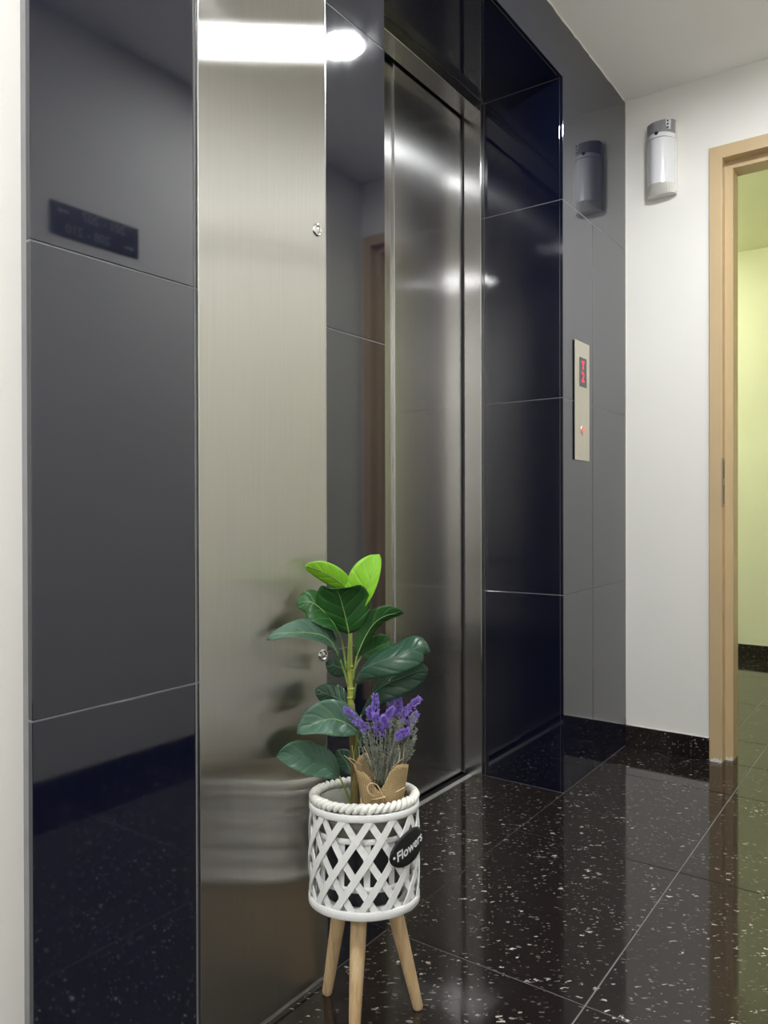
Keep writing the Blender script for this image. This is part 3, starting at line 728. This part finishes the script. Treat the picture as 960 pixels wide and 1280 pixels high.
# ================================================================ LAVENDER BUNCH
LB = at(477, 1012, -0.012)
lav = thing('lavender_bunch', 'purple lavender bunch wrapped in burlap and tied with twine in the basket', 'flowers', tuple(LB))
tie = at(477, 998, -0.012)
def wrap_me():
    bm = bmesh.new(); na, nz = 64, 14; grid = []; uvs = {}
    zb = LB.z-0.036
    # angle measured so that 0 faces the camera, positive to the right
    base_ang = math.atan2(-fw.y, -fw.x)
    for i in range(nz+1):
        row = []
        for k in range(na):
            a = -PI+2*PI*k/na
            # ragged upper edge: high on the left, notch in front, peak on the right
            dn = (a-(-0.10))
            top = 0.0605 - 0.034*math.exp(-(dn/0.36)**2) + 0.006*math.sin(2.0*a+0.4) + 0.0035*math.exp(-((a-0.75)/0.3)**2) + 0.0012*math.sin(23*a)+0.0008*math.sin(41*a+1)
            z = zb + (tie.z-zb+top)*(i/nz)
            h = z-tie.z
            r = 0.0355+0.0030*abs(min(h, 0))/0.03 + 0.17*max(h, 0)
            r *= 1+0.035*math.sin(5*a+h*40)+0.02*math.sin(11*a)
            r -= 0.0012*math.exp(-(h/0.004)**2)
            A = base_ang + a
            v = bm.verts.new((tie.x+r*math.cos(A), tie.y+r*math.sin(A), z)); row.append(v); uvs[v] = (k/na, (z-zb)/0.1)
        grid.append(row)
    uvl = bm.loops.layers.uv.new('UVMap')
    for i in range(nz):
        for k in range(na):
            f = bm.faces.new((grid[i][k], grid[i][(k+1) % na], grid[i+1][(k+1) % na], grid[i+1][k]))
            for lp in f.loops:
                uu = uvs[lp.vert]; lp[uvl].uv = (1.0 if (k == na-1 and uu[0] == 0) else uu[0], uu[1])
    me = bpy.data.meshes.new('burlap_wrap'); bm.to_mesh(me); bm.free(); return me
bw = link('burlap_wrap', wrap_me(), 'burlap', lav, True)
md = bw.modifiers.new('thickness', 'SOLIDIFY'); md.thickness = 0.0014; md.offset = -1
# frayed threads at the edge
for P in ([(436, 947, -.03), (444, 951, -.036), (453, 957, -.04)], [(447, 960, -.038), (436, 949, -.036), (430, 944, -.034)], [(455, 934, -.03), (460, 945, -.035), (465, 961, -.038)],
          [(489, 961, -.04), (496, 954, -.04), (504, 948, -.036)], [(504, 950, -.03), (505, 940, -.028), (506, 929, -.024)], [(497, 956, -.04), (500, 944, -.036), (498, 931, -.03)],
          [(443, 950, -.02), (441, 940, -.02), (440, 932, -.02)], [(449, 948, -.022), (449, 938, -.02), (448, 933, -.02)]):
    stemtube('frayed_thread', P, (0.0006, 0.0004), 'straw', lav, 6, 5)
# twine and bow
pts = []; ba = math.atan2(-fw.y, -fw.x)
for i in range(40):
    a = 2*PI*i/40; r = 0.0362*(1+0.035*math.sin(5*(a-ba))); pts.append((tie.x+r*math.cos(a), tie.y+r*math.sin(a), tie.z-0.001+0.0022*math.sin(a-ba+.6)))
tw = tube('twine', pts, 0.0013, 'twine', lav, 6, True)
stemtube('bow_loop', [(479, 996, -.052), (472, 982, -.054), (464, 979, -.056), (459, 984, -.056), (462, 992, -.054), (470, 996, -.046), (479, 997, -.052)], (0.0012, 0.0012), 'twine', lav, 24, 6)
stemtube('bow_tail', [(479, 997, -.052), (490, 992, -.044), (499, 988, -.040), (506, 984, -.034)], (0.0012, 0.0010), 'twine', lav, 12, 6)
stemtube('bow_tail', [(479, 997, -.052), (470, 999, -.052), (463, 1000, -.043)], (0.0012, 0.0008), 'twine', lav, 8, 6)
P = at(480, 996.5, -.052); tube('knot', [P-rt*.003, P-rt*.001, P+rt*.001, P+rt*.003], [.0013, .0024, .0024, .0013], 'twine', lav, 8)

def floret(bm, p, d, L, w):
    d = d.normalized(); a = d.orthogonal().normalized(); b = d.cross(a)
    v0 = bm.verts.new(p); v1 = bm.verts.new(p+d*L)
    q = [bm.verts.new(p+d*L*0.55+(a*math.cos(k*2*PI/3)+b*math.sin(k*2*PI/3))*w) for k in range(3)]
    for k in range(3): bm.faces.new((v0, q[(k+1) % 3], q[k])); bm.faces.new((v1, q[k], q[(k+1) % 3]))
def spike(p0, p1, mat, rad, n=130, seed=0, L=.0050, w=.0012, taper=True):
    rnd = random.Random(seed); A = at(*p0); B = at(*p1); ax_ = B-A; T = ax_.normalized(); a = T.orthogonal().normalized(); b = T.cross(a)
    bm = bmesh.new()
    for i in range(n):
        t = rnd.random(); ang = rnd.uniform(0, 2*PI)
        rr = rad*(1-0.55*t**1.6) if taper else rad
        o = (a*math.cos(ang)+b*math.sin(ang))
        base = A+ax_*t+o*rr*rnd.uniform(.35, .85)
        floret(bm, base, T*0.9+o*rnd.uniform(.5, 1.1), L*rnd.uniform(.7, 1.2), w*rnd.uniform(.7, 1.2))
    me = from_bm(bm, 'flower_spike'); return link('flower_spike', me, mat, lav)
SPK = [((460, 915, -.040), (431, 886, -.048), 'purple', .0070), ((470, 902, -.020), (469, 869, -.024), 'purple', .0056),
       ((475, 922, -.026), (469, 893, -.030), 'purple', .0078), ((479, 903, -.018), (491, 886, -.020), 'purple', .0068),
       ((500, 895, .004), (497, 865, .004), 'purple', .0068), ((497, 900, -.012), (524, 873, -.016), 'purple', .0066),
       ((509, 908, -.004), (521, 892, -.004), 'purple_pale', .0068), ((494, 922, -.034), (510, 914, -.038), 'purple', .0066),
       ((466, 900, -.008), (461, 886, -.008), 'purple', .0052), ((489, 884, .006), (487, 872, .006), 'purple_pale', .0050),
       ((482, 912, -.028), (478, 897, -.030), 'purple', .0066)]
for k, (a_, b_, mt, rd) in enumerate(SPK):
    spike(a_, b_, mt, rd*1.12, 210, 20+k, .0056, .0013)
    stemtube('flower_stem', [(477+(a_[0]-477)*.25, 985, -.010), (477+(a_[0]-477)*.6, 950, a_[2]*.7), a_], (0.0011, 0.0008), 'sage', lav, 8, 5)
rnd = random.Random(5)
def sprig(p0, p1, n, seed, spread):
    r2 = random.Random(seed); pts = catmull([at(*p0), at((p0[0]*.45+p1[0]*.55)+r2.uniform(-2, 2), (p0[1]+p1[1])/2, (p0[2]+p1[2])/2), at(*p1)], 8)
    bm = bmesh.new(); bm_tube(bm, pts, [.0007]*8, 4)
    for i in range(n):
        t = r2.uniform(.25, 1); k = min(6, int(t*7)); f = t*7-k; P = pts[k].lerp(pts[k+1], f); T = (pts[k+1]-pts[k]).normalized()
        a = T.orthogonal().normalized(); b = T.cross(a); ang = r2.uniform(0, 2*PI); o = a*math.cos(ang)+b*math.sin(ang)
        floret(bm, P, T*.9+o*r2.uniform(.6, 1.2), r2.uniform(.003, spread), .0009)
    link('sprig', from_bm(bm, 'sprig'), 'sage', lav)
for k in range(26):
    u1 = rnd.uniform(449, 521); v1 = rnd.uniform(893, 935) + abs(u1-482)*.15
    sprig((477+(u1-477)*.3, 975, -.012+rnd.uniform(-.008, .008)), (u1, v1, rnd.uniform(-.036, .012)), 80, 100+k, .0075)
for (u1, v1, d1_) in ((519, 903, -.02), (516, 895, -.022), (520, 911, -.018), (505, 888, -.01), (496, 905, -.03), (489, 900, -.03), (500, 915, -.03), (512, 925, -.03), (462, 918, -.03), (455, 922, -.02)):
    sprig((480+(u1-480)*.3, 975, -.014), (u1, v1, d1_), 90, int(u1*7+v1), .0075)
